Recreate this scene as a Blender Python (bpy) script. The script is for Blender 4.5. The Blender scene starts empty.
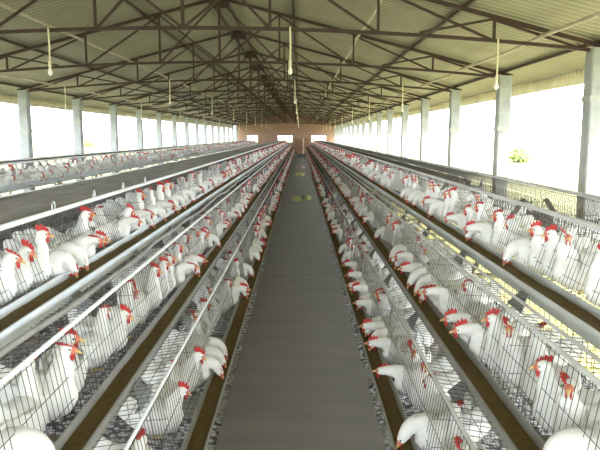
import bpy, math, random
from mathutils import Vector, noise
C = bpy.context.scene.collection
R = random.Random(7)
H0 = 1.85                       # eye height; profile distances d below are measured down from it
YN, YF = -1.0, 66.0             # near and far ends of the cage rows
BAY, Y0 = 3.6, 0.76             # bay length and first truss line
TR = [Y0 + BAY * k for k in range(2, 19)]
YE = 67.2                       # end wall
RX, LX = 3.61, -6.43            # post centre lines
CX = (RX + LX) / 2
RIDGE, SL = H0 + 2.41, 0.258
OVER = 0.72
def roofz(x): return RIDGE - SL * abs(x - CX)

# ------------------------------------------------------------------ materials
def mat(name, col, rough=0.7, metal=0.0, var=None, scale=8.0, bump=0.0, bscale=40.0, amt=0.5, spec=None, stretch=None):
    m = bpy.data.materials.new(name); m.use_nodes = True
    nt = m.node_tree; b = nt.nodes['Principled BSDF']
    b.inputs['Base Color'].default_value = (*col, 1); b.inputs['Roughness'].default_value = rough
    b.inputs['Metallic'].default_value = metal
    if spec is not None: b.inputs['Specular IOR Level'].default_value = spec
    tc = nt.nodes.new('ShaderNodeTexCoord'); vec = tc.outputs['Object']
    if stretch:
        mp = nt.nodes.new('ShaderNodeMapping'); mp.inputs['Scale'].default_value = stretch
        nt.links.new(vec, mp.inputs['Vector']); vec = mp.outputs['Vector']
    if var:
        n = nt.nodes.new('ShaderNodeTexNoise'); n.inputs['Scale'].default_value = scale; n.inputs['Detail'].default_value = 6
        r = nt.nodes.new('ShaderNodeValToRGB'); r.color_ramp.elements[0].position = 0.5 - amt / 2; r.color_ramp.elements[1].position = 0.5 + amt / 2
        r.color_ramp.elements[0].color = (*col, 1); r.color_ramp.elements[1].color = (*var, 1)
        nt.links.new(vec, n.inputs['Vector']); nt.links.new(n.outputs['Fac'], r.inputs['Fac']); nt.links.new(r.outputs['Color'], b.inputs['Base Color'])
    if bump:
        n2 = nt.nodes.new('ShaderNodeTexNoise'); n2.inputs['Scale'].default_value = bscale; n2.inputs['Detail'].default_value = 4
        bp = nt.nodes.new('ShaderNodeBump'); bp.inputs['Strength'].default_value = bump; bp.inputs['Distance'].default_value = 0.01
        nt.links.new(vec, n2.inputs['Vector']); nt.links.new(n2.outputs['Fac'], bp.inputs['Height']); nt.links.new(bp.outputs['Normal'], b.inputs['Normal'])
    return m
M = dict(
    feather=mat('white_feathers', (.94, .94, .935), .8, var=(.82, .80, .75), scale=14, amt=.45, bump=.35, bscale=90),
    face=mat('pink_face_skin', (.72, .26, .18), .6, var=(.6, .16, .1), scale=60, bump=.3, bscale=200),
    skin=mat('red_skin', (.62, .045, .035), .5, var=(.45, .02, .03), scale=60, bump=.3, bscale=200),
    beak=mat('horn_beak', (.75, .50, .22), .4), eye=mat('dark_eye', (.02, .01, .01), .15), shank=mat('yellow_shank', (.75, .6, .25), .6),
    wire=mat('galvanised_wire', (.085, .082, .08), .5, .2, var=(.06, .05, .045), scale=20),
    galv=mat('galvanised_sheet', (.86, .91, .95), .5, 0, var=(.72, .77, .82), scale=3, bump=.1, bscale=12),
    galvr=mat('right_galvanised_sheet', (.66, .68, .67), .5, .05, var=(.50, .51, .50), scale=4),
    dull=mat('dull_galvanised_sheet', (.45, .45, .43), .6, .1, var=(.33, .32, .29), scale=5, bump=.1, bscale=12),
    bracket=mat('grey_bracket_sheet', (.34, .36, .39), .6, .1, var=(.26, .27, .28), scale=9),
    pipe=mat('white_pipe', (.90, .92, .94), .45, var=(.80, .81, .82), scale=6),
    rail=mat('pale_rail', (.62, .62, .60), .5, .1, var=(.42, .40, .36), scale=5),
    hose=mat('grey_hose', (.42, .41, .39), .6, var=(.32, .31, .29), scale=8),
    feed=mat('brown_feed', (.20, .135, .045), .95, var=(.14, .095, .035), scale=30, bump=.8, bscale=160),
    steel=mat('rusty_brown_steel', (.030, .014, .009), .6, .1, var=(.055, .026, .015), scale=7, bump=.1),
    tie=mat('pale_tie_pipe', (.55, .50, .42), .55, var=(.34, .27, .2), scale=4),
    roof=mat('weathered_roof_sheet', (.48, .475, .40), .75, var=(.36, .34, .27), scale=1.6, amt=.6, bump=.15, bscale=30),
    sun_litter=mat('sun_tinted_litter_floor', (.50, .50, .16), .95, var=(.34, .32, .18), scale=4, amt=.3, bump=.5, bscale=20),
    valance=mat('cream_corrugated_sheet', (.80, .76, .58), .7, var=(.58, .53, .38), scale=2.5, bump=.2),
    concrete=mat('pale_concrete', (.40, .42, .43), .85, var=(.26, .27, .275), scale=5, bump=.4, bscale=30),
    stand=mat('dark_angle_iron', (.14, .12, .11), .6, .3, var=(.2, .15, .11), scale=8),
    bulb=mat('white_bulb_glass', (.92, .90, .84), .2), cord=mat('cream_cord', (.72, .66, .48), .6),
    aisle=mat('damp_aisle_concrete', (.20, .18, .15), .85, var=(.135, .122, .10), scale=3.2, amt=.7, bump=.35, bscale=20, stretch=(.5, 1.6, 1)),
    earth=mat('grey_packed_earth', (.30, .28, .24), .95, var=(.20, .18, .15), scale=4, bump=.6, bscale=14),
    ground=mat('sunlit_sandy_ground', (.28, .265, .13), .95, var=(.23, .24, .11), scale=.35, amt=.4, bump=.4, bscale=6),
    leaf=mat('dusty_green_leaf', (.16, .24, .06), .8, var=(.26, .32, .1), scale=3), bark=mat('grey_bark', (.2, .15, .1), .9),
    brick=None, sheet=mat('dusty_grey_sheet', (.26, .25, .24), .85, var=(.46, .42, .39), scale=9, amt=.5, bump=.5, bscale=25, stretch=(1, .3, 1)),
    door=mat('brown_door_paint', (.20, .10, .06), .6, var=(.26, .14, .08), scale=3),
    doorgap=mat('pale_door_gap', (.62, .55, .5), .6),
    heap_green=mat('yellow_green_heap', (.45, .43, .12), .9, var=(.30, .36, .12), scale=12, bump=.8, bscale=50),
    mound=mat('pink_grey_mound', (.40, .27, .24), .9, bump=.4), drum=mat('grey_blue_cart', (.22, .25, .25), .6))
def translucent(m, f):
    nt = m.node_tree; b = nt.nodes['Principled BSDF']; out = nt.nodes['Material Output']
    t = nt.nodes.new('ShaderNodeBsdfTranslucent'); t.inputs['Color'].default_value = (.8, .75, .5, 1); mx = nt.nodes.new('ShaderNodeMixShader'); mx.inputs['Fac'].default_value = f
    nt.links.new(b.outputs[0], mx.inputs[1]); nt.links.new(t.outputs[0], mx.inputs[2]); nt.links.new(mx.outputs[0], out.inputs['Surface'])
translucent(M['valance'], .12)
def corrugation_shade(m, per, c2, f):  # bands of darker colour: corrugation shading painted into the sheet
    nt = m.node_tree; b = nt.nodes['Principled BSDF']; src = b.inputs['Base Color'].links[0].from_socket
    tc = nt.nodes.new('ShaderNodeTexCoord'); w = nt.nodes.new('ShaderNodeTexWave'); w.bands_direction = 'Y'; w.inputs['Scale'].default_value = 2*math.pi/(20*per); w.inputs['Distortion'].default_value = .4; w.inputs['Detail Scale'].default_value = .6
    mx = nt.nodes.new('ShaderNodeMixRGB'); mx.inputs['Color2'].default_value = (*c2, 1); ml = nt.nodes.new('ShaderNodeMath'); ml.operation = 'MULTIPLY'; ml.inputs[1].default_value = f
    nt.links.new(tc.outputs['Object'], w.inputs['Vector']); nt.links.new(w.outputs['Fac'], ml.inputs[0]); nt.links.new(ml.outputs[0], mx.inputs['Fac']); nt.links.new(src, mx.inputs['Color1']); nt.links.new(mx.outputs['Color'], b.inputs['Base Color'])
corrugation_shade(M['roof'], .15, (.13, .11, .065), .62)  # roof stripes stand in for groove shade the lighting leaves flat
corrugation_shade(M['valance'], .16, (.35, .30, .18), .5)
def brick_mat():
    m = bpy.data.materials.new('brown_brick'); m.use_nodes = True; nt = m.node_tree; b = nt.nodes['Principled BSDF']; b.inputs['Roughness'].default_value = .9
    t = nt.nodes.new('ShaderNodeTexBrick'); t.inputs['Scale'].default_value = 3.5
    t.inputs['Color1'].default_value = (.36, .20, .13, 1); t.inputs['Color2'].default_value = (.28, .15, .10, 1); t.inputs['Mortar'].default_value = (.38, .33, .28, 1)
    tc = nt.nodes.new('ShaderNodeTexCoord'); mp = nt.nodes.new('ShaderNodeMapping'); mp.inputs['Rotation'].default_value = (math.pi / 2, 0, 0)
    nt.links.new(tc.outputs['Object'], mp.inputs['Vector']); nt.links.new(mp.outputs['Vector'], t.inputs['Vector']); nt.links.new(t.outputs['Color'], b.inputs['Base Color']); return m
M['brick'] = brick_mat()
def manure_mat():
    m = bpy.data.materials.new('speckled_droppings'); m.use_nodes = True; nt = m.node_tree; b = nt.nodes['Principled BSDF']; b.inputs['Roughness'].default_value = .85
    tc = nt.nodes.new('ShaderNodeTexCoord')
    v = nt.nodes.new('ShaderNodeTexVoronoi'); v.inputs['Scale'].default_value = 27
    r = nt.nodes.new('ShaderNodeValToRGB'); e = r.color_ramp.elements
    e[0].position = .0; e[0].color = (.90, .90, .92, 1); e[1].position = .66; e[1].color = (.03, .028, .03, 1)
    k = e.new(.36); k.color = (.72, .72, .76, 1)
    n = nt.nodes.new('ShaderNodeTexNoise'); n.inputs['Scale'].default_value = 2.4; n.inputs['Detail'].default_value = 5
    r2 = nt.nodes.new('ShaderNodeValToRGB'); r2.color_ramp.elements[0].position = .42; r2.color_ramp.elements[1].position = .62
    r2.color_ramp.elements[0].color = (0, 0, 0, 1); r2.color_ramp.elements[1].color = (1, 1, 1, 1)
    mx = nt.nodes.new('ShaderNodeMixRGB'); mx.inputs['Color2'].default_value = (.36, .34, .30, 1)
    nt.links.new(tc.outputs['Object'], v.inputs['Vector']); nt.links.new(tc.outputs['Object'], n.inputs['Vector'])
    nt.links.new(v.outputs['Distance'], r.inputs['Fac']); nt.links.new(n.outputs['Fac'], r2.inputs['Fac']); nt.links.new(r2.outputs['Color'], mx.inputs['Fac'])
    nt.links.new(r.outputs['Color'], mx.inputs['Color1']); nt.links.new(mx.outputs['Color'], b.inputs['Base Color']); return m
M['manure'] = manure_mat()

# ------------------------------------------------------------------ mesh collector
class MB:
    def __init__(s): s.v = []; s.f = []; s.m = []
    def quad(s, a, b, c, d, mi=0):
        n = len(s.v); s.v += [tuple(a), tuple(b), tuple(c), tuple(d)]; s.f.append((n, n+1, n+2, n+3)); s.m.append(mi)
    def box(s, x0, x1, y0, y1, z0, z1, mi=0):
        n = len(s.v); s.v += [(x, y, z) for z in (z0, z1) for y in (y0, y1) for x in (x0, x1)]
        s.f += [(n, n+2, n+3, n+1), (n+4, n+5, n+7, n+6), (n, n+1, n+5, n+4), (n+2, n+6, n+7, n+3), (n, n+4, n+6, n+2), (n+1, n+3, n+7, n+5)]; s.m += [mi]*6
    def bar(s, a, b, w, h=None, mi=0, n=4, caps=True, up=None):
        a = Vector(a); b = Vector(b); h = h or w; t = (b - a).normalized()
        u = Vector(up) if up else (Vector((0, 0, 1)) if abs(t.z) < .95 else Vector((0, 1, 0)))
        sd = t.cross(u).normalized(); u = sd.cross(t)
        k = len(s.v); off = math.pi / 4 if n == 4 else 0; q = 1.41421 if n == 4 else 1
        for p in (a, b):
            for i in range(n):
                an = off + 2*math.pi*i/n; s.v.append(tuple(p + sd*math.cos(an)*w/2*q + u*math.sin(an)*h/2*q))
        for i in range(n): s.f.append((k+i, k+(i+1) % n, k+n+(i+1) % n, k+n+i)); s.m.append(mi)
        if caps: s.f += [tuple(k+i for i in range(n))[::-1], tuple(k+n+i for i in range(n))]; s.m += [mi]*2
    def tube(s, pts, r, n=8, mi=0, caps=True):
        pts = [Vector(p) for p in pts]; k0 = len(s.v); R_ = r if isinstance(r, (list, tuple)) else [r]*len(pts)
        for i, p in enumerate(pts):
            t = (pts[min(i+1, len(pts)-1)] - pts[max(i-1, 0)]).normalized()
            u = Vector((0, 0, 1)) if abs(t.z) < .9 else Vector((0, 1, 0)); sd = t.cross(u).normalized(); u = sd.cross(t)
            for j in range(n):
                an = 2*math.pi*j/n; s.v.append(tuple(p + (sd*math.cos(an) + u*math.sin(an))*R_[i]))
        for i in range(len(pts)-1):
            for j in range(n): a = k0+i*n+j; b = k0+i*n+(j+1) % n; s.f.append((a, b, b+n, a+n)); s.m.append(mi)
        if caps: s.f += [tuple(k0+j for j in range(n))[::-1], tuple(k0+(len(pts)-1)*n+j for j in range(n))]; s.m += [mi]*2
    def mesh(s, name, mats, smooth=False):
        me = bpy.data.meshes.new(name); me.from_pydata(s.v, [], s.f)
        for m in mats: me.materials.append(M[m])
        if len(mats) > 1: me.polygons.foreach_set('material_index', s.m)
        if smooth: me.polygons.foreach_set('use_smooth', [True]*len(s.f))
        me.update(); return me
    def build(s, name, mats, parent=None, smooth=False, loc=None):
        if isinstance(mats, str): mats = [mats]
        return link(name, s.mesh(name, mats, smooth), parent, loc)
def link(name, data, parent=None, loc=None):
    o = bpy.data.objects.new(name, data); C.objects.link(o)
    if parent: o.parent = parent
    if loc: o.location = loc
    return o
def tag(o, label=None, cat=None, group=None, kind=None):
    for k, v in (('label', label), ('category', cat), ('group', group), ('kind', kind)):
        if v: o[k] = v
    return o
ONES = 'zeroth first second third fourth fifth sixth seventh eighth ninth tenth eleventh twelfth thirteenth fourteenth fifteenth sixteenth seventeenth eighteenth nineteenth'.split()
TENS = [('', ''), ('', ''), ('twenty', 'twentieth'), ('thirty', 'thirtieth'), ('forty', 'fortieth'), ('fifty', 'fiftieth'), ('sixty', 'sixtieth'), ('seventy', 'seventieth'), ('eighty', 'eightieth'), ('ninety', 'ninetieth')]
def nth(i): return ONES[i] if i < 20 else (TENS[i//10][1] if i % 10 == 0 else TENS[i//10][0] + '-' + ONES[i % 10])

# ------------------------------------------------------------------ setting
def slab(name, x0, x1, y0, y1, z0, z1, m):
    b = MB(); b.box(x0, x1, y0, y1, z0, z1); return tag(b.build(name, m), kind='structure')
b = MB(); b.box(-400, 400, -60, 700, -.5, -.16)
tag(b.build('ground', 'ground'), 'pale sunlit sandy ground with thin grass outside the shed', 'ground', kind='structure')
slab('floor', LX - .3, RX + .3, -6, YE, -.2, -.0, 'earth')
slab('floor', -.50, .50, -6, YE, 0, .035, 'aisle')
slab('floor', -3.72, -3.12, -6, YE, 0, .035, 'aisle')
slab('floor', 2.25, RX + .1, -6, YE, 0, .02, 'sun_litter')  # litter strip tinted with the yellow-green of the sun patches there
slab('trim_1', LX - .32, LX - .12, -6, YE, -.1, .18, 'concrete'); slab('trim_2', RX + .12, RX + .32, -6, YE, -.1, .18, 'concrete')
# corrugated roof (one sheet covering, both slopes, sheet corrugations run from ridge to eave)
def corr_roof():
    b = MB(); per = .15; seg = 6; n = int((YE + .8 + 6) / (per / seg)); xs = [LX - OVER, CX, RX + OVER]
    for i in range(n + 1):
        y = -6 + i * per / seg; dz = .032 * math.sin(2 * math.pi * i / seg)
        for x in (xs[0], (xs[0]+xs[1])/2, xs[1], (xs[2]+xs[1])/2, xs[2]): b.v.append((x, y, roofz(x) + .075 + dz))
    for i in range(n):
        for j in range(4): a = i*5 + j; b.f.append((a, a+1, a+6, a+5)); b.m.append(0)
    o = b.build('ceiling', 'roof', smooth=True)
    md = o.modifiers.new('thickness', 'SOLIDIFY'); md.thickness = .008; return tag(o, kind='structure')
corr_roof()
for side, x in (('left', LX-OVER+.02), ('right', RX+OVER-.02)):
    b = MB(); n = int((YE+6.6)/.04); zt = roofz(x)+.06
    for i in range(n+1):
        y = -6+i*.04; dx = .018*math.sin(2*math.pi*i/4); low = .210+.010*math.sin(2*math.pi*i/4)+.012*noise.noise(Vector((y*1.3, x, 0)))
        b.v += [(x+dx, y, zt), (x+dx, y, zt-low)]
    for i in range(n): b.f.append((2*i, 2*i+1, 2*i+3, 2*i+2)); b.m.append(0)
    o = tag(b.build('eave_valance', 'valance', smooth=True), 'cream corrugated sheet strip hanging along the %s eave' % side, 'valance', 'eave valances'); o.modifiers.new('t', 'SOLIDIFY').thickness = .004
# end wall with openings
def end_wall():
    b = MB(); z1 = 1.95; z0 = 1.15; y0, y1 = YE, YE + .22
    op = [(-5.55, -4.35), (-2.35, -.75), (1.15, 2.75)]
    x = LX - .2
    for a, c in op: b.box(x, a, y0, y1, -.1, z1) if False else None
    xs = [LX - .1]; 
    for a, c in op: xs += [a, c]
    xs.append(RX + .1)
    for i in range(0, len(xs), 2): b.box(xs[i], xs[i+1], y0, y1, -.1, z1)
    for a, c in op: b.box(a, c, y0, y1, -.1, z0)
    n = len(b.v); pts = [(LX-.1, z1), (RX+.1, z1), (RX+.1, roofz(RX+.1)+.04), (CX, RIDGE+.04), (LX-.1, roofz(LX-.1)+.04)]
    b.v += [(p[0], y0, p[1]) for p in pts] + [(p[0], y1, p[1]) for p in pts]
    b.f += [(n, n+1, n+2, n+3, n+4), (n+9, n+8, n+7, n+6, n+5)] + [(n+i, n+5+i, n+5+(i+1) % 5, n+(i+1) % 5) for i in range(5)]; b.m += [0]*7
    w = tag(b.build('wall_back', 'brick'), kind='structure')
    for k, (a, c) in enumerate(op):
        f = MB(); t = .06
        f.box(a, c, y0-.02, y0+.1, z0, z0+t); f.box(a, c, y0-.02, y0+.1, z1-t, z1); f.box(a, a+t, y0-.02, y0+.1, z0, z1); f.box(c-t, c, y0-.02, y0+.1, z0, z1)
        tag(f.build('window_%d' % (k+1), 'concrete'), kind='structure')
    d = MB(); d.box(-.55, .30, y0-.06, y0-.005, .035, 1.62); d.box(.42, .95, y0-.06, y0-.005, .035, 1.62)
    do = tag(d.build('door_1', 'door'), kind='structure')
    p = MB(); p.box(.30, .42, y0-.09, y0-.005, .035, 1.62); p.build('bright_gap_bar', 'doorgap', do)  # pale bar painted in place of the bright gap between the leaves
end_wall()

# ------------------------------------------------------------------ posts, trusses, tie pipes, bulbs
pm = MB()
def post_mesh():
    b = MB(); w = .11; ch = .015
    pr = [(-w+ch, -w), (w-ch, -w), (w, -w+ch), (w, w-ch), (w-ch, w), (-w+ch, w), (-w, w-ch), (-w, -w+ch)]
    for z in (-.1, 2.90): b.v += [(x, y, z) for x, y in pr]
    b.f += [(i, (i+1) % 8, 8+(i+1) % 8, 8+i) for i in range(8)] + [tuple(range(8))[::-1], tuple(range(8, 16))]; b.m += [0]*10
    return b.mesh('concrete_post', ['concrete'])
pmesh = post_mesh()
band = MB(); band.box(-.118, .118, -.118, .118, -.035, .035); bandm = band.mesh('post_band', ['dull'])
rc = lc = 0
for k, y in enumerate(TR):
    for side, x in (('right', RX), ('left', LX)):
        if side == 'left' and k < 2: continue
        if side == 'right': rc += 1; n = rc
        else: lc += 1; n = lc
        p = link('concrete_post', pmesh, None, (x, y, 0))
        tag(p, 'square grey concrete roof post on the %s side, %s from the camera' % (side, nth(n)), 'post', 'concrete posts on the %s side' % side)
        link('metal_band', bandm, p, (0, 0, 1.98 if k % 3 else 2.3))
zc = lambda x: H0 + 1.02 + .27 * (1 - min(1, abs(x-CX)/5.02)**2)
NO = [0, 1.05, 2.35, 3.75, 4.85]; HS = 5.02
def truss_parts():
    P = []
    def add(n, b, m='steel'): P.append((n, b.mesh(n, [m])))
    q = 24; b = MB(); xs = [CX - HS + 2*HS*i/q for i in range(q+1)]
    for i in range(q): b.bar((xs[i], 0, zc(xs[i])), (xs[i+1], 0, zc(xs[i+1]))  , .04, .042, caps=i in (0, q-1))
    add('bottom_chord', b)
    for s in (-1, 1):
        b = MB(); b.bar((CX, 0, RIDGE-.03), (CX+s*(HS+.14), 0, roofz(CX+HS+.14)-.03), .045, .05); add('top_chord', b)
        b = MB()
        for yy in (-.03, .03): b.bar((CX+s*.02, yy, zc(CX)), (CX+s*.02, yy, RIDGE-.05), .012, .02)
        for j in range(1, 5):
            x = CX+s*NO[j]; b = MB(); b.bar((x, 0, zc(x)), (x, 0, roofz(x)-.05), .032); add('web_strut', b)
            x2 = CX+s*NO[j-1]; b = MB(); b.bar((x, .01, zc(x)), (x2, .01, roofz(x2)-.06), .030); add('web_diagonal', b)
        x = CX+s*NO[1]; b = MB(); b.bar((CX, -.01, zc(CX)), (x, -.01, roofz(x)-.05), .03); add('web_diagonal', b)
        x = CX+s*NO[2]; x2 = CX+s*NO[3]; b = MB(); b.bar((x+s*.5, -.015, zc(x)), (x2, -.015, roofz(x2)-.05), .03); add('web_diagonal', b)
    b = MB(); b.bar((CX, 0, zc(CX)), (CX, 0, RIDGE-.05), .04); add('king_post', b)
    b = MB(); b.box(CX-.17, CX+.17, -.035, -.022, RIDGE-.20, RIDGE-.02); b.box(CX-.17, CX+.17, .022, .035, RIDGE-.20, RIDGE-.02)
    for bx in (-.12, 0, .12): b.bar((CX+bx, -.05, RIDGE-.11), (CX+bx, .05, RIDGE-.11), .02, n=6)
    add('gusset_plate', b)
    return P
TP = truss_parts()
for k, y in enumerate(TR):
    t = link('roof_truss', None, None, (0, y, 0))
    tag(t, 'brown steel roof truss spanning the shed, %s from the camera' % nth(k+1), 'roof truss', 'steel roof trusses')
    for n, me in TP: link(n, me, t)
def long_bar(name, x, z, w, m, lab, cat, grp, round_=False, wob=0.0, y0=-5.5):
    b = MB()
    if round_:
        ys = [y0 + (YE - .05 - y0)*i/60 for i in range(61)]
        b.tube([(x + wob*math.sin(i*1.7), yy, z + wob*math.cos(i*2.3)) for i, yy in enumerate(ys)], w/2, 8)
    else: b.bar((x, y0, z), (x, YE-.02, z), w)
    return tag(b.build(name, m, smooth=round_), lab, cat, grp)
for off, lab in ((-4.3, 'left slope near the eave'), (-2.4, 'left slope halfway up'), (2.4, 'right slope halfway up'), (4.3, 'right slope near the eave')):
    x = CX+off; long_bar('tie_pipe', x, roofz(x)-.13, .048, 'tie', 'pale tie pipe running under the roof on the %s' % lab, 'pipe', 'pale tie pipes under the roof', True, .012)
for off, lab in ((-.13, 'left'), (.13, 'right')):
    long_bar('ridge_beam', CX+off, RIDGE-.09, .05, 'steel', 'brown steel beam along the roof ridge, %s one of the pair' % lab, 'beam', 'ridge beams')
for side, s in (('left', -1), ('right', 1)):
    for j, off in enumerate((1.3, 3.4, 5.02)):
        x = CX+s*off; long_bar('purlin', x, roofz(x)+.012, .042, 'steel', 'thin dark purlin under the %s roof slope, %s from the ridge' % (side, nth(j+1)), 'purlin', 'purlins on the %s slope' % side)
# bulbs
bm = MB(); bm.tube([(0, 0, 0), (0, 0, -.03), (0, 0, -.05), (0, 0, -.075), (0, 0, -.10), (0, 0, -.118)], [.012, .014, .023, .029, .025, .005], 12); bulbm = bm.mesh('bulb', ['bulb'], True)
rows = [(-5.45, 'far left', 2), (-3.02, 'left', 0), (-.12, 'middle', 0), (2.38, 'right', 0)]
for x, lab, k0 in rows:
    n = 0
    for k in range(k0, len(TR), 2):
        n += 1; z = zc(x); L = .42 + .05*math.sin(k*3.1+x)
        t = link('hanging_bulb', None, None, (x, TR[k]-.04, z))
        tag(t, 'white bulb on a cream cord hanging in the %s line, %s from the camera' % (lab, nth(n)), 'light bulb', 'hanging bulbs in the %s line' % lab)
        b = MB(); b.tube([(0, 0, .02), (.006, 0, -L*.5), (0, 0, -L)], .011, 6); b.build('cord', 'cord', t)
        b = MB(); b.tube([(0, 0, -L+.04), (0, 0, -L-.02)], .019, 8); b.build('lamp_holder', 'cord', t)
        link('bulb', bulbm, t, (0, 0, -L-.01))

# ------------------------------------------------------------------ cage batteries
# tier profile: distance from the battery centre of (trough outer, trough inner, front foot, front top, back) and depths below the eye
HC = 1.77
TIERS = [dict(n='lower', xo=.45, xi=.555, xt=.63, xb=1.00, d=1.45, dt=1.13, db=1.19),
         dict(n='middle', xo=.77, xi=.885, xt=.96, xb=1.33, d=1.10, dt=.795, db=.84),
         dict(n='upper', xo=1.155, xi=1.305, xt=1.43, xb=1.755, d=.75, dt=.45, db=.45)]
def step(y): return .042 if y < 10 else .05 if y < 18 else .07 if y < 32 else .14
def cage_row(cx, s, ti, near, label, grp, hens, full=True):
    """cx battery centre, s=-1 when the row faces smaller x. Local x is measured from the facing edge reference."""
    T = TIERS[ti]
    X = lambda u: cx + s*(HC - u)          # u = distance measured like TIERS x values
    root = link('cage_row', None, None, (X(T['xi']), near, 0)); root.rotation_euler = (0, 0, 0)
    ox, oy = X(T['xi']), near
    def L(u, y, z): return (X(u)-ox, y-oy, z)
    zf = H0-T['d']-.066; zi = H0-T['d']; zt = H0-T['dt']; zb = H0-T['db']
    fs = 1.0 if full else 2.0
    b = MB(); y = near
    while y < YF:
        st = step(y)*fs; w = .0032*max(1, st/.045)**.6
        b.bar(L(T['xi']+.012, y, zf), L(T['xt'], y, zt), w, n=3, caps=False); y += st
    for q in (0.0, .30, .55, .97):
        u = T['xi']+.012+(T['xt']-T['xi']-.012)*q; z = zf+(zt-zf)*q; b.bar(L(u, near, z), L(u, YF, z), .0035, n=3, caps=False)
    b.build('wire_front', 'wire', root)
    b = MB(); y = near
    while y < YF:
        st = step(y)*1.25*fs; w = .0032*max(1, st/.045)**.6
        b.bar(L(T['xt'], y, zt), L(T['xb'], y, zb), w, n=3, caps=False); y += st
    for q in (.2, .4, .6, .8): b.bar(L(T['xt']+(T['xb']-T['xt'])*q, near, zt+(zb-zt)*q), L(T['xt']+(T['xb']-T['xt'])*q, YF, zt+(zb-zt)*q), .003, n=3, caps=False)
    b.build('wire_top', 'wire', root)
    b = MB(); y = near; zfb = zf+.03
    while y < YF:
        st = step(y)*1.5*fs; w = .0032*max(1, st/.045)**.6
        b.bar(L(T['xi']+.012, y, zf), L(T['xb'], y, zfb), w, n=3, caps=False); y += st
    for q in (.1, .3, .5, .7, .9): u = T['xi']+(T['xb']-T['xi'])*q; b.bar(L(u, near, zf+.03*q), L(u, YF, zf+.03*q), .003, n=3, caps=False)
    b.build('wire_floor', 'wire', root)
    b = MB(); y = near
    while y < YF:
        st = step(y)*1.8*fs; w = .0032*max(1, st/.045)**.6
        b.bar(L(T['xb'], y, zfb), L(T['xb'], y, zb), w, n=3, caps=False); y += st
    for q in (0, .5, 1): b.bar(L(T['xb'], near, zfb+(zb-zfb)*q), L(T['xb'], YF, zfb+(zb-zfb)*q), .0035, n=3, caps=False)
    b.build('wire_back', 'wire', root)
    if full:   # partitions between cages
        p = MB()
        for q in range(1, 8):
            t = q/8; p.bar(L(T['xi']+.02+(T['xb']-T['xi']-.02)*t, oy, zf+.03*t), L(T['xt']+(T['xb']-T['xt'])*t, oy, zt+(zb-zt)*t), .003, n=3, caps=False)
        for t in (.35, .7): p.bar(L(T['xi']+.03, oy, zf+(zt-zf)*t), L(T['xb'], oy, zfb+(zb-zfb)*t), .003, n=3, caps=False)
        pmz = p.mesh('partition', ['wire']); y = math.ceil(near/.9)*.9
        while y < 30: link('partition', pmz, root, (0, y-oy, 0)); y += .9
    r = MB(); rw = {0: .016, 1: .020, 2: .030}[ti]
    r.bar(L(T['xt'], near-.02, zt+rw/2), L(T['xt'], YF+.02, zt+rw/2), rw, n=8)
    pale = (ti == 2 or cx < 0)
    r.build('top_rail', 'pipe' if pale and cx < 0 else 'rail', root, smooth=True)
    tag(root, label, 'cage row', grp)
    return root
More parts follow.
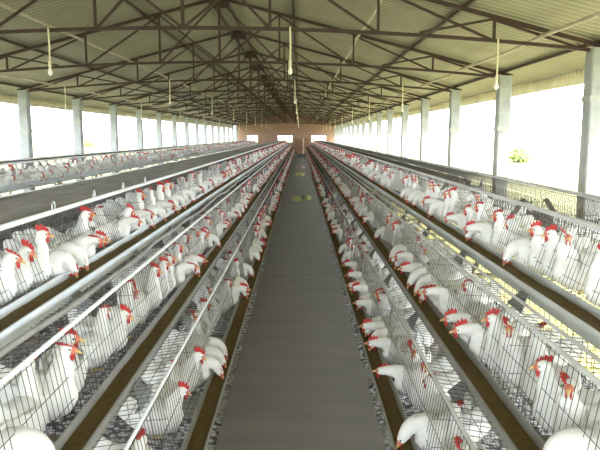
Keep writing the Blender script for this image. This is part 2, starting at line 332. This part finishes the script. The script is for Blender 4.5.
def trough(cx, s, ti, near, where, bright, feedlab, chan=None):
    T = TIERS[ti]; X = lambda u: cx + s*(HC-u)
    zr = H0-T['d']; dep = .075; xo, xi = T['xo'], T['xi']-.004; ins = .012
    ox = X(xo); root = link('feed_trough', None, None, (ox, near, 0))
    prof = [(xo-.008, zr-.010), (xo-.008, zr), (xo, zr), (xo+ins, zr-dep), (xi-ins, zr-dep), (xi, zr), (xi+.006, zr), (xi+.006, zr-.008)]
    b = MB(); n = len(prof); th = .0035
    # folded sheet as thin solid
    for (u, z), (u2, z2) in zip(prof, prof[1:]): b.bar((X(u)-ox, 0, z), (X(u2)-ox, 0, z2), .001, n=4, caps=False) if False else None
    import mathutils
    for (u, z), (u2, z2) in zip(prof, prof[1:]):
        a = Vector((X(u)-ox, 0, z)); c = Vector((X(u2)-ox, 0, z2)); t = (c-a).normalized(); nn = Vector((-t.z, 0, t.x))*th/2
        k = len(b.v); Ln = YF-near
        for yy in (0, Ln): b.v += [tuple(p+Vector((0, yy, 0))) for p in (a-nn, c-nn, c+nn, a+nn)]
        b.f += [(k+i, k+(i+1) % 4, k+4+(i+1) % 4, k+4+i) for i in range(4)] + [(k+3, k+2, k+1, k), (k+4, k+5, k+6, k+7)]; b.m += [0]*6
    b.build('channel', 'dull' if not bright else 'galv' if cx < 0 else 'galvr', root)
    # brackets: bent grey plates hanging below the outer wall every 1.2 m
    g = MB(); w = .17
    pts = [(xo-.004, zr-.045), (xo-.055 if ti else xo-.03, zr-.125), (xo-.02, zr-.145)]
    for (u, z), (u2, z2), w1, w2 in ((pts[0], pts[1], .05, .11), (pts[1], pts[2], .11, .09)):
        a = Vector((X(u)-ox, 0, z)); c = Vector((X(u2)-ox, 0, z2)); t = (c-a).normalized(); nn = Vector((-t.z, 0, t.x))*.002
        k = len(g.v)
        for sg in (-1, 1): g.v += [tuple(a+nn*sg+Vector((0, -w1, 0))), tuple(a+nn*sg+Vector((0, w1, 0))), tuple(c+nn*sg+Vector((0, w2, 0))), tuple(c+nn*sg+Vector((0, -w2, 0)))]
        g.f += [(k, k+1, k+2, k+3), (k+7, k+6, k+5, k+4)] + [(k+i, k+4+i, k+4+(i+1) % 4, k+(i+1) % 4) for i in range(4)]; g.m += [0]*6
    if ti:
        gm = g.mesh('bracket', ['bracket']); y = max(2.5, near+.6)+.35*ti
        while y < 45: link('bracket', gm, root, (0, y-near, 0)); y += 1.2
    tag(root, where, 'feed trough', 'metal feed troughs')
    f = MB(); ys = []; y = near+.01
    while y < YF-.01: ys.append(y); y += .05 if y < 12 else .15 if y < 30 else .6
    us = [0, .2, .5, .8, 1]; zz = zr-dep+.040; wi = [xo+ins*.46, xi-ins*.46]
    for y in ys:
        for q in us:
            u = wi[0]+(wi[1]-wi[0])*q; f.v.append((X(u), y, zz+.009*noise.noise(Vector((u*20, y*4, ti*7)))+ .006*math.sin(math.pi*q)))
    for i in range(len(ys)-1):
        for j in range(4): a = i*5+j; f.f.append((a, a+1, a+6, a+5)); f.m.append(0)
    k = len(f.v)
    f.v += [(X(wi[0]+.008), ys[0], zr-dep+.004), (X(wi[1]-.008), ys[0], zr-dep+.004), (X(wi[0]+.008), ys[-1], zr-dep+.004), (X(wi[1]-.008), ys[-1], zr-dep+.004)]
    m = (len(ys)-1)*5
    f.f += [(k, k+1, k+3, k+2), (k, 0, 1, 2, 3, 4, k+1), (k+3, m+4, m+3, m+2, m+1, m, k+2), tuple([k]+[k+2]+[i*5 for i in range(len(ys)-1, -1, -1)]), tuple([k+1]+[i*5+4 for i in range(len(ys))]+[k+3])]; f.m += [0]*5
    tag(f.build('poultry_feed', 'feed', smooth=False), feedlab, 'feed', 'brown feed in the troughs', 'stuff')

BR, BL, BF = 1.77, -1.77, -4.96
def facing(cx, s): return
ROWS = []
for ti in range(3):
    for cx, s, side in ((BR, -1, 'right'), (BL, 1, 'left')):
        near = -1.0
        cage_row(cx, s, ti, near, 'wire cage row of the %s tier along the %s side of the central aisle' % (TIERS[ti]['n'], side), 'wire cage rows beside the central aisle', True)
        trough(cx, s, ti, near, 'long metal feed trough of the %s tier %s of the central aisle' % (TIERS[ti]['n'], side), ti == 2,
               'brown feed filling the %s tier trough %s of the central aisle' % (TIERS[ti]['n'], side))
        ROWS.append((cx, s, ti, 'the %s side of the aisle' % side, side, 1.0))
# outer halves and the far left battery
for ti in (2, 1, 0):
    cage_row(BR, 1, ti, 1.0, 'wire cage row of the %s tier facing the right hand posts' % TIERS[ti]['n'], 'wire cage rows facing the right posts', ti == 2, full=(ti == 2))
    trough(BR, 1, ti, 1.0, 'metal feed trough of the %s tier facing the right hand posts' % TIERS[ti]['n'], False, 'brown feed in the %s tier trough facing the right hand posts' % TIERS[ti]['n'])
for ti in (2, 1, 0):
    cage_row(BL, -1, ti, 1.0, 'wire cage row of the %s tier on the back of the left battery' % TIERS[ti]['n'], 'wire cage rows behind the left battery', ti == 2, full=False)
    trough(BL, -1, ti, 1.0, 'metal feed trough of the %s tier on the back of the left battery' % TIERS[ti]['n'], False, 'brown feed in the %s tier trough on the back of the left battery' % TIERS[ti]['n'])
    cage_row(BF, 1, ti, 3.0, 'wire cage row of the %s tier on the far left battery' % TIERS[ti]['n'], 'wire cage rows of the far left battery', True, full=(ti == 2))
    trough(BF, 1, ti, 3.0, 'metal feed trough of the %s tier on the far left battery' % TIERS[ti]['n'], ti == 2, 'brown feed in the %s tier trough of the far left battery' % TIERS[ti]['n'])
    if ti == 2:
        cage_row(BF, -1, ti, 3.0, 'wire cage row of the upper tier facing the left hand posts', 'wire cage rows of the far left battery', True, full=True)
# A-frame stands
def stand_mesh(parts):
    P = []
    for s in (-1, 1):
        b = MB(); b.bar((s*(HC-.75), 0, 0), (s*.08, 0, H0-.47), .03); P.append(('leg', b.mesh('leg', ['stand'])))
        for T in TIERS:
            b = MB(); z = H0-T['d']-.088; xe = HC-T['xi']; tt = (z)/(H0-.47); xl = (HC-.75)+(.08-(HC-.75))*tt
            x_in = min(xl, HC-T['xb']-.01); b.bar((s*x_in, 0, z), (s*xe, 0, z), .018); P.append(('support_arm', b.mesh('support_arm', ['stand'])))
    b = MB(); b.bar((-(HC-.75)+.2, 0, .28), ((HC-.75)-.2, 0, .28), .024); P.append(('cross_brace', b.mesh('cross_brace', ['stand'])))
    return P
SP = stand_mesh(0)
for cx, lab, y0 in ((BR, 'right battery', 2.4), (BL, 'left battery', 2.4), (BF, 'far left battery', 4.8)):
    y = y0; n = 0
    while y < 64:
        n += 1; t = link('cage_stand', None, None, (cx, y, 0))
        tag(t, 'dark iron A-frame stand under the cages of the %s, %s from the camera' % (lab, nth(n)), 'stand', 'iron stands under the %s' % lab)
        for nm, me in SP: link(nm, me, t)
        y += 2.4 if y < 20 else 4.8
# cover sheet on the left battery's top
b = MB(); ys = [1.0+i*.25 for i in range(261)]; us = [BL+.33-.66*i/8 for i in range(9)]
for y in ys:
    for i, x in enumerate(us): b.v.append((x+.006*noise.noise(Vector((y, i, 3))), y, H0-.435+.010*noise.noise(Vector((x*6, y*1.5, 0)))))
for i in range(len(ys)-1):
    for j in range(8): a = i*9+j; b.f.append((a, a+1, a+10, a+9)); b.m.append(0)
o = b.build('cover_sheet', 'sheet', smooth=True); md = o.modifiers.new('t', 'SOLIDIFY'); md.thickness = .004
tag(o, 'dark dusty sheet lying along the top of the left battery between two white rails', 'cover sheet')
# water hooks on the left rail
hk = MB(); hk.tube([(0, -.022, 0), (0, -.02, .03), (0, -.01, .044), (0, .01, .044), (0, .02, .03), (0, .022, 0)], .0035, 6); hkm = hk.mesh('wire_hook', ['pipe'], True)
for i in range(5):
    y = 2.95+.74*i; o = link('rail_hook', hkm, None, (BL+HC-1.43, y, H0-.42)); o.location.x = BL+(HC-1.43)+.0
    tag(o, 'small white arched hook on the upper left rail, %s from the near end' % nth(i+1), 'hook', 'white hooks on the upper left rail')
# wavy hose on the left middle tier top
b = MB(); pts = []; y = -.8
while y < 40: pts.append((BL+(HC-1.065)+.014*math.sin(y*2.1)+.008*math.sin(y*5), y, H0-.795+.012+.003*math.sin(y*3.3))); y += .12
b.tube(pts, .014, 8); tag(b.build('water_hose', 'hose', smooth=True), 'wavy grey water hose lying on the left middle tier cages', 'hose')
b = MB(); b.bar((BR-(HC-1.05), -.8, H0-.78), (BR-(HC-1.05), YF, H0-.78), .016, n=8)
tag(b.build('water_pipe', 'rail', smooth=True), 'straight pale water pipe lying on the right middle tier cages', 'pipe')
# droppings
def droppings(x0, x1, y0, lab):
    b = MB(); nx = 26; ys = []; y = y0
    while y < YE-.3: ys.append(y); y += .06 if y < 8 else .15 if y < 20 else .5
    for y in ys:
        for i in range(nx+1):
            t = i/nx; x = x0+(x1-x0)*t; h = .012+.06*math.sin(math.pi*t)**.5+.05*noise.noise(Vector((x*7, y*7, 1)))*math.sin(math.pi*t)+.02*noise.noise(Vector((x*25, y*25, 1)))*math.sin(math.pi*t)**.5
            b.v.append((x, y, max(h, -.01)))
    for i in range(len(ys)-1):
        for j in range(nx): a = i*(nx+1)+j; b.f.append((a, a+1, a+nx+2, a+nx+1)); b.m.append(0)
    tag(b.build('droppings', 'manure'), lab, 'droppings', None, 'stuff')
droppings(.502, 2.3, 0, 'grey and white speckled droppings under the right battery')
droppings(-3.1, -.502, 0, 'grey and white speckled droppings under the left battery')
droppings(-6.27, -3.74, 6, 'grey and white speckled droppings under the far left battery')

# ------------------------------------------------------------------ hens
def spline(P, n):
    out = []
    for i in range(len(P)-1):
        p0, p1, p2, p3 = P[max(i-1, 0)], P[i], P[i+1], P[min(i+2, len(P)-1)]
        for j in range(n):
            t = j/n; out.append([.5*((2*b)+(-a+c)*t+(2*a-5*b+4*c-d)*t*t+(-a+3*b-3*c+d)*t**3) for a, b, c, d in zip(p0, p1, p2, p3)])
    out.append(list(P[-1])); return out
# rings: x forward, y side, z up, half width, half height
BODY = [(-.215, 0, .262, .006, .012), (-.190, 0, .238, .013, .048), (-.150, 0, .200, .030, .062), (-.105, 0, .165, .064, .074), (-.045, 0, .134, .089, .092), (.025, 0, .122, .095, .100), (.080, 0, .128, .084, .096)]
NECKS = dict(
    feed=[(.118, 0, .152, .058, .070), (.152, 0, .158, .040, .046), (.180, 0, .135, .032, .036), (.197, .0, .103, .026, .028)],
    feed2=[(.118, 0, .156, .058, .070), (.152, .008, .166, .040, .046), (.187, .016, .146, .032, .035), (.207, .020, .113, .026, .028)],
    look=[(.108, 0, .160, .054, .062), (.140, 0, .190, .038, .043), (.180, .0, .200, .029, .032), (.208, .0, .200, .025, .026)],
    look2=[(.108, 0, .155, .054, .062), (.145, -.01, .170, .038, .043), (.190, -.02, .170, .030, .032), (.218, -.03, .165, .025, .026)],
    stand=[(.100, 0, .185, .054, .064), (.115, 0, .235, .038, .046), (.118, 0, .285, .028, .032), (.126, 0, .322, .024, .026)],
    turn=[(.100, 0, .185, .054, .064), (.115, .004, .232, .038, .046), (.116, .012, .278, .028, .032), (.118, .026, .314, .024, .026)],
    low=[(.103, 0, .175, .054, .062), (.125, 0, .212, .038, .045), (.142, .0, .242, .029, .032), (.155, .0, .266, .025, .026)],
)
HEADDIR = dict(feed=(.42, 0, -.90), feed2=(.5, .1, -.85), look=(.98, 0, -.18), look2=(.90, -.40, -.15), stand=(.97, 0, -.22), turn=(.25, .95, -.12), low=(.85, .2, -.5))
def frames(pose):
    N = NECKS[pose]; hd = Vector(HEADDIR[pose]).normalized(); N = [(q[0], q[1], q[2]-.012, q[3], q[4]) for q in N]; h = Vector(N[-1][:3])
    a = h+hd*.026; c = h+hd*.046
    P = [(q[0], q[1], q[2]-.012, q[3], q[4]) for q in BODY]+N+[(*a, .0205, .0215), (*c, .012, .013), (*(h+hd*.052), .005, .006)]
    up = Vector((0, 0, 1))-hd*hd.z
    if pose.startswith('feed'): up = Vector((1, 0, .3)); up = up-hd*up.dot(hd)
    return P, h, hd, up.normalized()
def loft(b, P, seg, skinfrom=None):
    k = len(b.v); n = len(P)
    for i, p in enumerate(P):
        c = Vector(p[:3]); t = Vector(P[min(i+1, n-1)][:3])-Vector(P[max(i-1, 0)][:3]); t.normalize()
        sd = Vector((-t.y, t.x, 0)); 
        if sd.length < .2: sd = Vector((0, 1, 0))
        if t.x < -.05 and abs(t.y) < .3: sd = Vector((0, 1, 0))
        sd = Vector((0, 1, 0)) if abs(t.y) < .35*(abs(t.x)+.001)+.2 else sd.normalized()
        u = t.cross(sd); 
        if u.length < .1: u = Vector((0, 0, 1))
        u.normalize(); sd2 = u.cross(t).normalized()
        for j in range(seg): an = 2*math.pi*j/seg; b.v.append(tuple(c+sd2*math.cos(an)*p[3]+u*math.sin(an)*p[4]))
    for i in range(n-1):
        mi = 1 if skinfrom is not None and i >= skinfrom else 0
        for j in range(seg): a = k+i*seg+j; c2 = k+i*seg+(j+1) % seg; b.f.append((a, c2, c2+seg, a+seg)); b.m.append(mi)
    b.f += [tuple(k+j for j in range(seg))[::-1], tuple(k+(n-1)*seg+j for j in range(seg))]; b.m += [0, 1 if skinfrom is not None else 0]
def comb_mb(b, h, hd, up, flop=0.0, mi=0, simple=False, big=1.0):
    sd = hd.cross(up).normalized(); up2 = (up*math.cos(flop)+sd*math.sin(flop)).normalized()
    out = [(.036, .012), (.030, .034), (.021, .024), (.012, .046), (.002, .030), (-.010, .050), (-.020, .033), (-.032, .042), (-.040, .026), (-.030, .010), (-.012, .006), (.02, .010)]
    if simple: out = [(.034, .012), (.016, .044), (-.012, .050), (-.038, .026), (-.012, .006)]
    k = len(b.v); n = len(out); th = .0045
    for sg in (-1, 1):
        for x, z in out: b.v.append(tuple(h+hd*(x*big)+up*.010+up2*(z*big)+sd*th*sg*(1 if z < .03 else .5)))
    b.f += [tuple(k+i for i in range(n)), tuple(k+n+i for i in range(n))[::-1]] + [(k+i, k+n+i, k+n+(i+1) % n, k+(i+1) % n) for i in range(n)]; b.m += [mi]*(n+2)
def blob(b, c, rx, ry, rz, seg=8, rings=5, mi=0, ax=None):
    c = Vector(c); k = len(b.v)
    A = ax or (Vector((1, 0, 0)), Vector((0, 1, 0)), Vector((0, 0, 1)))
    for i in range(rings+1):
        ph = math.pi*i/rings; 
        for j in range(seg):
            th = 2*math.pi*j/seg; b.v.append(tuple(c+A[0]*rx*math.sin(ph)*math.cos(th)+A[1]*ry*math.sin(ph)*math.sin(th)+A[2]*rz*math.cos(ph)))
    for i in range(rings):
        for j in range(seg): a = k+i*seg+j; d = k+i*seg+(j+1) % seg; b.f.append((a, a+seg, d+seg, d)); b.m.append(mi)
def wattles(b, h, hd, up, mi=0, seg=6):
    sd = hd.cross(up).normalized()
    dn = Vector((0, 0, -1)) if abs(up.z) > .5 else -up
    for sg in (-1, 1): blob(b, h+hd*.032+dn*.027+sd*.009*sg, .008, .004, .017, seg, 4, mi, (hd, sd, dn))
def hen_parts(pose, flop):
    P, h, hd, up = frames(pose); D = {}
    b = MB(); S = spline(P, 4); loft(b, S, 14, skinfrom=len(S)-8); D['body'] = b.mesh('hen', ['feather', 'face'], True)
    b = MB(); comb_mb(b, h, hd, up, flop, big=.62 if pose.startswith('feed') else 1.0); D['comb'] = b.mesh('comb', ['skin'])
    b = MB(); wattles(b, h, hd, up, seg=8); D['wattles'] = b.mesh('wattles', ['skin'], True)
    b = MB(); dn = -up; p = [h+hd*.046, h+hd*.058+dn*.001, h+hd*.070+dn*.005, h+hd*.074+dn*.008]; b.tube(p, [.0095, .0075, .0035, .001], 8); D['beak'] = b.mesh('beak', ['beak'], True)
    sd = hd.cross(up).normalized()
    for nm, sg in (('eye', 1), ('eye', -1)):
        b = MB(); blob(b, h+hd*.026+up*.006+sd*.0195*sg, .0045, .0045, .0045, 8, 5); D[nm+str(sg)] = b.mesh('eye', ['eye'], True)
    for sg in (1, -1):
        b = MB(); W = spline([(q[0], q[1], q[2]-.012, q[3], q[4]) for q in [(.06, sg*.072, .155, .004, .02), (.03, sg*.086, .148, .012, .050), (-.03, sg*.088, .148, .014, .058), (-.09, sg*.074, .165, .011, .044), (-.14, sg*.046, .190, .006, .022), (-.175, sg*.026, .210, .002, .006)]], 3)
        loft(b, W, 10); D['wing'+str(sg)] = b.mesh('wing', ['feather'], True)
        b = MB(); b.tube([(.0, sg*.038, .080), (-.010, sg*.040, .045), (.008, sg*.042, .008)], [.014, .007, .006], 7)
        for ta in (-.5, 0, .5, math.pi): b.tube([(.008, sg*.042, .008), (.008+.045*math.cos(ta), sg*.042+.045*math.sin(ta), .004)], [.005, .002], 5)
        D['leg'+str(sg)] = b.mesh('leg', ['shank'], True)
    return D
def hen_simple(pose, flop):
    P, h, hd, up = frames(pose); b = MB(); S = spline(P, 2); loft(b, S, 10, skinfrom=len(S)-5)
    for sg in (1, -1): b.tube([(.0, sg*.038, .08), (.0, sg*.042, .0)], [.016, .006], 5, 0)
    bo = b.mesh('hen', ['feather', 'face'], True)
    b = MB(); comb_mb(b, h, hd, up, flop, big=.62 if pose.startswith('feed') else 1.0); wattles(b, h, hd, up); return bo, b.mesh('comb', ['skin'])
SCALE = .95
POSES = list(NECKS); WHAT = dict(feed='pecking in', feed2='eating from', look='looking over', look2='leaning over', stand='standing upright behind', turn='with turned head behind', low='with lowered head behind')
PROTO = {}
for p in POSES:
    for v in (0, 1): PROTO[p, v] = (hen_parts(p, (.15, .95)[v]), hen_simple(p, (.15, -.9)[v]))
# lay the hens out: (x, y, z, yaw, pose, var, scale, row key)
HENS = []
def fill(cx, s, ti, y0, y1, key, dens=1.0, seed=0):
    rr = random.Random(seed); T = TIERS[ti]; X = lambda u: cx + s*(HC-u); zf = H0-T['d']-.064
    base = 0.0 if s > 0 else math.pi      # facing the trough side (towards +x when s=+1)
    y = y0
    while y < y1:
        if rr.random() > dens: y += .16; continue
        sc = SCALE*rr.uniform(.93, 1.07); q = rr.random()
        if q < .46: pose = rr.choice(('feed', 'feed2', 'feed', 'look', 'look2')); yaw = rr.uniform(-.12, .12); u = T['xi']+.135*sc+.012; wdt = .165
        elif q < .84: pose = rr.choice(('stand', 'turn', 'low', 'stand')); yaw = rr.uniform(-.35, .35); u = T['xi']+.145*sc+.042+rr.uniform(0, .02); wdt = .17
        else: pose = rr.choice(('stand', 'turn', 'low')); yaw = rr.choice((-1, 1))*rr.uniform(1.1, 1.7); u = T['xi']+.15+rr.uniform(0, .04); wdt = .32
        y += wdt/2
        HENS.append(dict(x=X(u), y=y, z=zf+.004, yaw=base+yaw, pose=pose, var=rr.randint(0, 1), sc=sc, key=key))
        y += wdt/2+rr.choice((0, 0, 0, .01, .04))
SEED = 11
for cx, s, ti, w, side, dn in ROWS:
    SEED += 1; fill(cx, s, ti, {0: 2.3, 1: 1.75, 2: 2.2}[ti], YF-.3, ('%s %s trough' % (side, TIERS[ti]['n']), side+' '+TIERS[ti]['n']), .97, SEED)
fill(BF, 1, 2, 9.8, YF-.3, ('far left upper trough', 'far left upper'), .95, 41)
fill(BF, -1, 2, 9.8, YF-.3, ('outermost left upper trough', 'outermost left'), .8, 42)
fill(BF, 1, 1, 11, YF-.3, ('far left middle trough', 'far left middle'), .9, 44)
fill(BR, 1, 2, 4.6, YF-.3, ('outer right trough', 'outer right upper'), .22, 43)
def inview(h, m=.0):
    p = (math.atan(89/640)); d = H0-h['z']-.2; Zc = h['y']*math.cos(p)+d*math.sin(p)
    u = 300+640*h['x']/Zc; v = 225+640*(d*math.cos(p)-h['y']*math.sin(p))/Zc
    return -25 < u < 625 and v < 475, Zc
cand = []
for h in HENS:
    ok, Zc = inview(h); h['Z'] = math.hypot(Zc, h['x']); h['ok'] = ok
    if ok: cand.append(h)
cand.sort(key=lambda h: h['Z']); near_set = cand[:300]
for i, h in enumerate(near_set): h['near'] = i
cnt = {}
for h in sorted(near_set, key=lambda h: h['y']):
    full, simp = PROTO[h['pose'], h['var']]
    cnt[h['key']] = cnt.get(h['key'], 0)+1
    o = link('hen', full['body'] if h['near'] < 130 else simp[0], None, (h['x'], h['y'], h['z'])); o.rotation_euler = (0, 0, h['yaw']); o.scale = (h['sc'],)*3
    tag(o, 'white hen %s the %s, %s from the near end' % (WHAT[h['pose']], h['key'][0], nth(cnt[h['key']])), 'hen', 'white hens of the %s tier' % h['key'][1])
    if h['near'] < 130:
        for nm, me in full.items():
            if nm != 'body': link(nm.rstrip('-1'), me, o)
    else: link('comb', simp[1], o)
# the rest of the flock, farther down the shed, as one object
flock = MB(); LOD = {}
def lod(pose, lv):
    if (pose, lv) in LOD: return LOD[pose, lv]
    P, h, hd, up = frames(pose); b = MB()
    if lv == 0: loft(b, P, 8, skinfrom=len(P)-3)
    else: loft(b, [P[1], P[3], P[5], P[7], P[9], P[11], P[13]], 5, skinfrom=5)
    comb_mb(b, h, hd, up, .3, 1, True, .6 if pose.startswith('feed') else .95); LOD[pose, lv] = b; return b
for h in HENS:
    if 'near' in h or not h['ok']: continue
    src = lod(h['pose'], 0 if h['Z'] < 26 else 1); k = len(flock.v); c, s_ = math.cos(h['yaw'])*h['sc'], math.sin(h['yaw'])*h['sc']
    flock.v += [(h['x']+x*c-y*s_, h['y']+x*s_+y*c, h['z']+z*h['sc']) for x, y, z in src.v]
    flock.f += [tuple(k+i for i in f) for f in src.f]; flock.m += src.m
tag(flock.build('distant_hens', ['feather', 'skin'], smooth=True), 'rest of the white flock in the cages farther down the shed', 'hens', None, 'stuff')

# ------------------------------------------------------------------ things on the aisle
def pile(name, x, y, rx, ry, hh, m, lab, cat, seed, hole=False):
    b = MB(); n = 22; k = 9
    for i in range(k+1):
        r = i/k
        for j in range(n):
            an = 2*math.pi*j/n; w = 1+.25*noise.noise(Vector((math.cos(an)*1.5, math.sin(an)*1.5, seed)))
            zz = hh*(1-r*r)*(1+.5*noise.noise(Vector((r*4*math.cos(an), r*4*math.sin(an), seed*3))))
            b.v.append((rx*r*w*math.cos(an), ry*r*w*math.sin(an), max(zz, 0)))
    for i in range(k):
        for j in range(n): a = i*n+j; c = i*n+(j+1) % n; b.f.append((a, c, c+n, a+n)); b.m.append(0)
    b.f.append(tuple(k*n+j for j in range(n))[::-1]); b.m.append(0)
    tag(b.build(name, m, None, True, (x, y, .035)), lab, cat)
pile('low_heap', -.08, 18.6, .16, .75, .05, 'heap_green', 'yellow-green fodder heap on the aisle, left of the nearer pair', 'matter', 1)  # low lumpy heaps coloured yellow-green, the farthest dull pink
pile('low_heap', .22, 18.9, .13, .70, .06, 'heap_green', 'yellow-green fodder heap on the aisle, right of the nearer pair', 'matter', 2)
pile('low_heap', 0.0, 30.5, .24, 1.0, .10, 'heap_green', 'small yellow-green fodder heap farther along the aisle', 'matter', 3)
pile('mound', .0, 37, .28, .9, .16, 'mound', 'dull pink sack lying on the aisle beyond the fodder', 'mound', 4)
t = link('feed_cart', None, None, (0.03, 50, .035)); tag(t, 'low grey feed cart standing at the far end of the aisle', 'cart')
b = MB(); w, l, hz = .40, .6, .42
n = len(b.v); b.v += [(-w*.8, -l, .18), (w*.8, -l, .18), (w*.8, l, .18), (-w*.8, l, .18), (-w, -l*1.1, hz), (w, -l*1.1, hz), (w, l*1.1, hz), (-w, l*1.1, hz), (-w*.95, -l*1.05, hz), (w*.95, -l*1.05, hz), (w*.95, l*1.05, hz), (-w*.95, l*1.05, hz), (-w*.76, -l*.95, .2), (w*.76, -l*.95, .2), (w*.76, l*.95, .2), (-w*.76, l*.95, .2)]
b.f += [(3, 2, 1, 0)] + [(i, (i+1) % 4, 4+(i+1) % 4, 4+i) for i in range(4)] + [(4+i, 4+(i+1) % 4, 8+(i+1) % 4, 8+i) for i in range(4)] + [(8+i, 8+(i+1) % 4, 12+(i+1) % 4, 12+i) for i in range(4)] + [(12, 13, 14, 15)]; b.m += [0]*14
b.build('tray', 'drum', t)
for sx in (-1, 1):
    for sy in (-.4, .4): b = MB(); b.bar((sx*.30, sy, .10), (sx*.36, sy, .10), .20, n=14); b.build('wheel', 'stand', t)
b = MB(); b.tube([(-.3, -.62, .4), (-.3, -.85, .85), (.3, -.85, .85), (.3, -.62, .4)], .015, 8); b.build('handle', 'stand', t)

# ------------------------------------------------------------------ outside planting
def shrub(x, y, r, h, lab, cat='shrub', trunk=False, seed=0, grp=None):
    rr = random.Random(seed); t = link('tree' if trunk else 'shrub', None, None, (x, y, -.16)); tag(t, lab, cat, grp)
    b = MB()
    for _ in range(int(260)):
        u, v, w = rr.gauss(0, 1), rr.gauss(0, 1), rr.gauss(0, 1); q = rr.random()**.35/max(1e-3, math.sqrt(u*u+v*v+w*w)); c = Vector((u*q*r, v*q*r, h-r*.8+w*q*r*.75))
        a = Vector((rr.uniform(-1, 1), rr.uniform(-1, 1), rr.uniform(-1, 1))).normalized(); e = a.orthogonal().normalized(); L_ = r*.22
        b.quad(c-a*L_, c-e*L_*.5, c+a*L_, c+e*L_*.5)
    b.build('foliage', 'leaf', t)
    b = MB(); b.tube([(0, 0, -.05), (r*.06, 0, h*.35), (0, r*.05, h-r*.7)], [r*.12, r*.08, r*.03], 7); b.build('trunk', 'bark', t)
shrub(16.6, 49, 1.0, 1.25, 'small green bush outside, just right of the second right hand post', seed=1)
shrub(-62, 110, 1.8, 1.3, 'low green bush far outside beyond the first left posts', seed=4)
shrub(-40, 120, 1.8, 1.3, 'low green bush far outside beyond the third left post', seed=5)

# ------------------------------------------------------------------ light, world, camera
W = bpy.data.worlds.new('sky'); bpy.context.scene.world = W; W.use_nodes = True
bg = W.node_tree.nodes['Background']; bg.inputs['Color'].default_value = (.88, .95, 1.0, 1); bg.inputs['Strength'].default_value = 3.3
sd = bpy.data.lights.new('sun', 'SUN'); sd.energy = 7.0; sd.angle = math.radians(1.5); sd.color = (1, .95, .84)
so = bpy.data.objects.new('sun', sd); C.objects.link(so)
so.rotation_euler = Vector((-.78, .22, -.85)).to_track_quat('-Z', 'Y').to_euler()
cd = bpy.data.cameras.new('camera'); co = bpy.data.objects.new('camera', cd); C.objects.link(co)
cd.sensor_width = 36; cd.lens = 36*640/600; cd.clip_end = 2000; cd.clip_start = .05
co.location = (0, 0, H0); co.rotation_euler = (math.pi/2-math.atan(89/640), 0, 0)
sc = bpy.context.scene; sc.camera = co
sc.view_settings.view_transform = 'Standard'; sc.view_settings.look = 'None'; sc.view_settings.exposure = 1.5; sc.view_settings.gamma = 1; sc.view_settings.use_curve_mapping = False
sc.cycles.max_bounces = 8; sc.cycles.diffuse_bounces = 6; sc.cycles.glossy_bounces = 3; sc.cycles.use_denoising = True
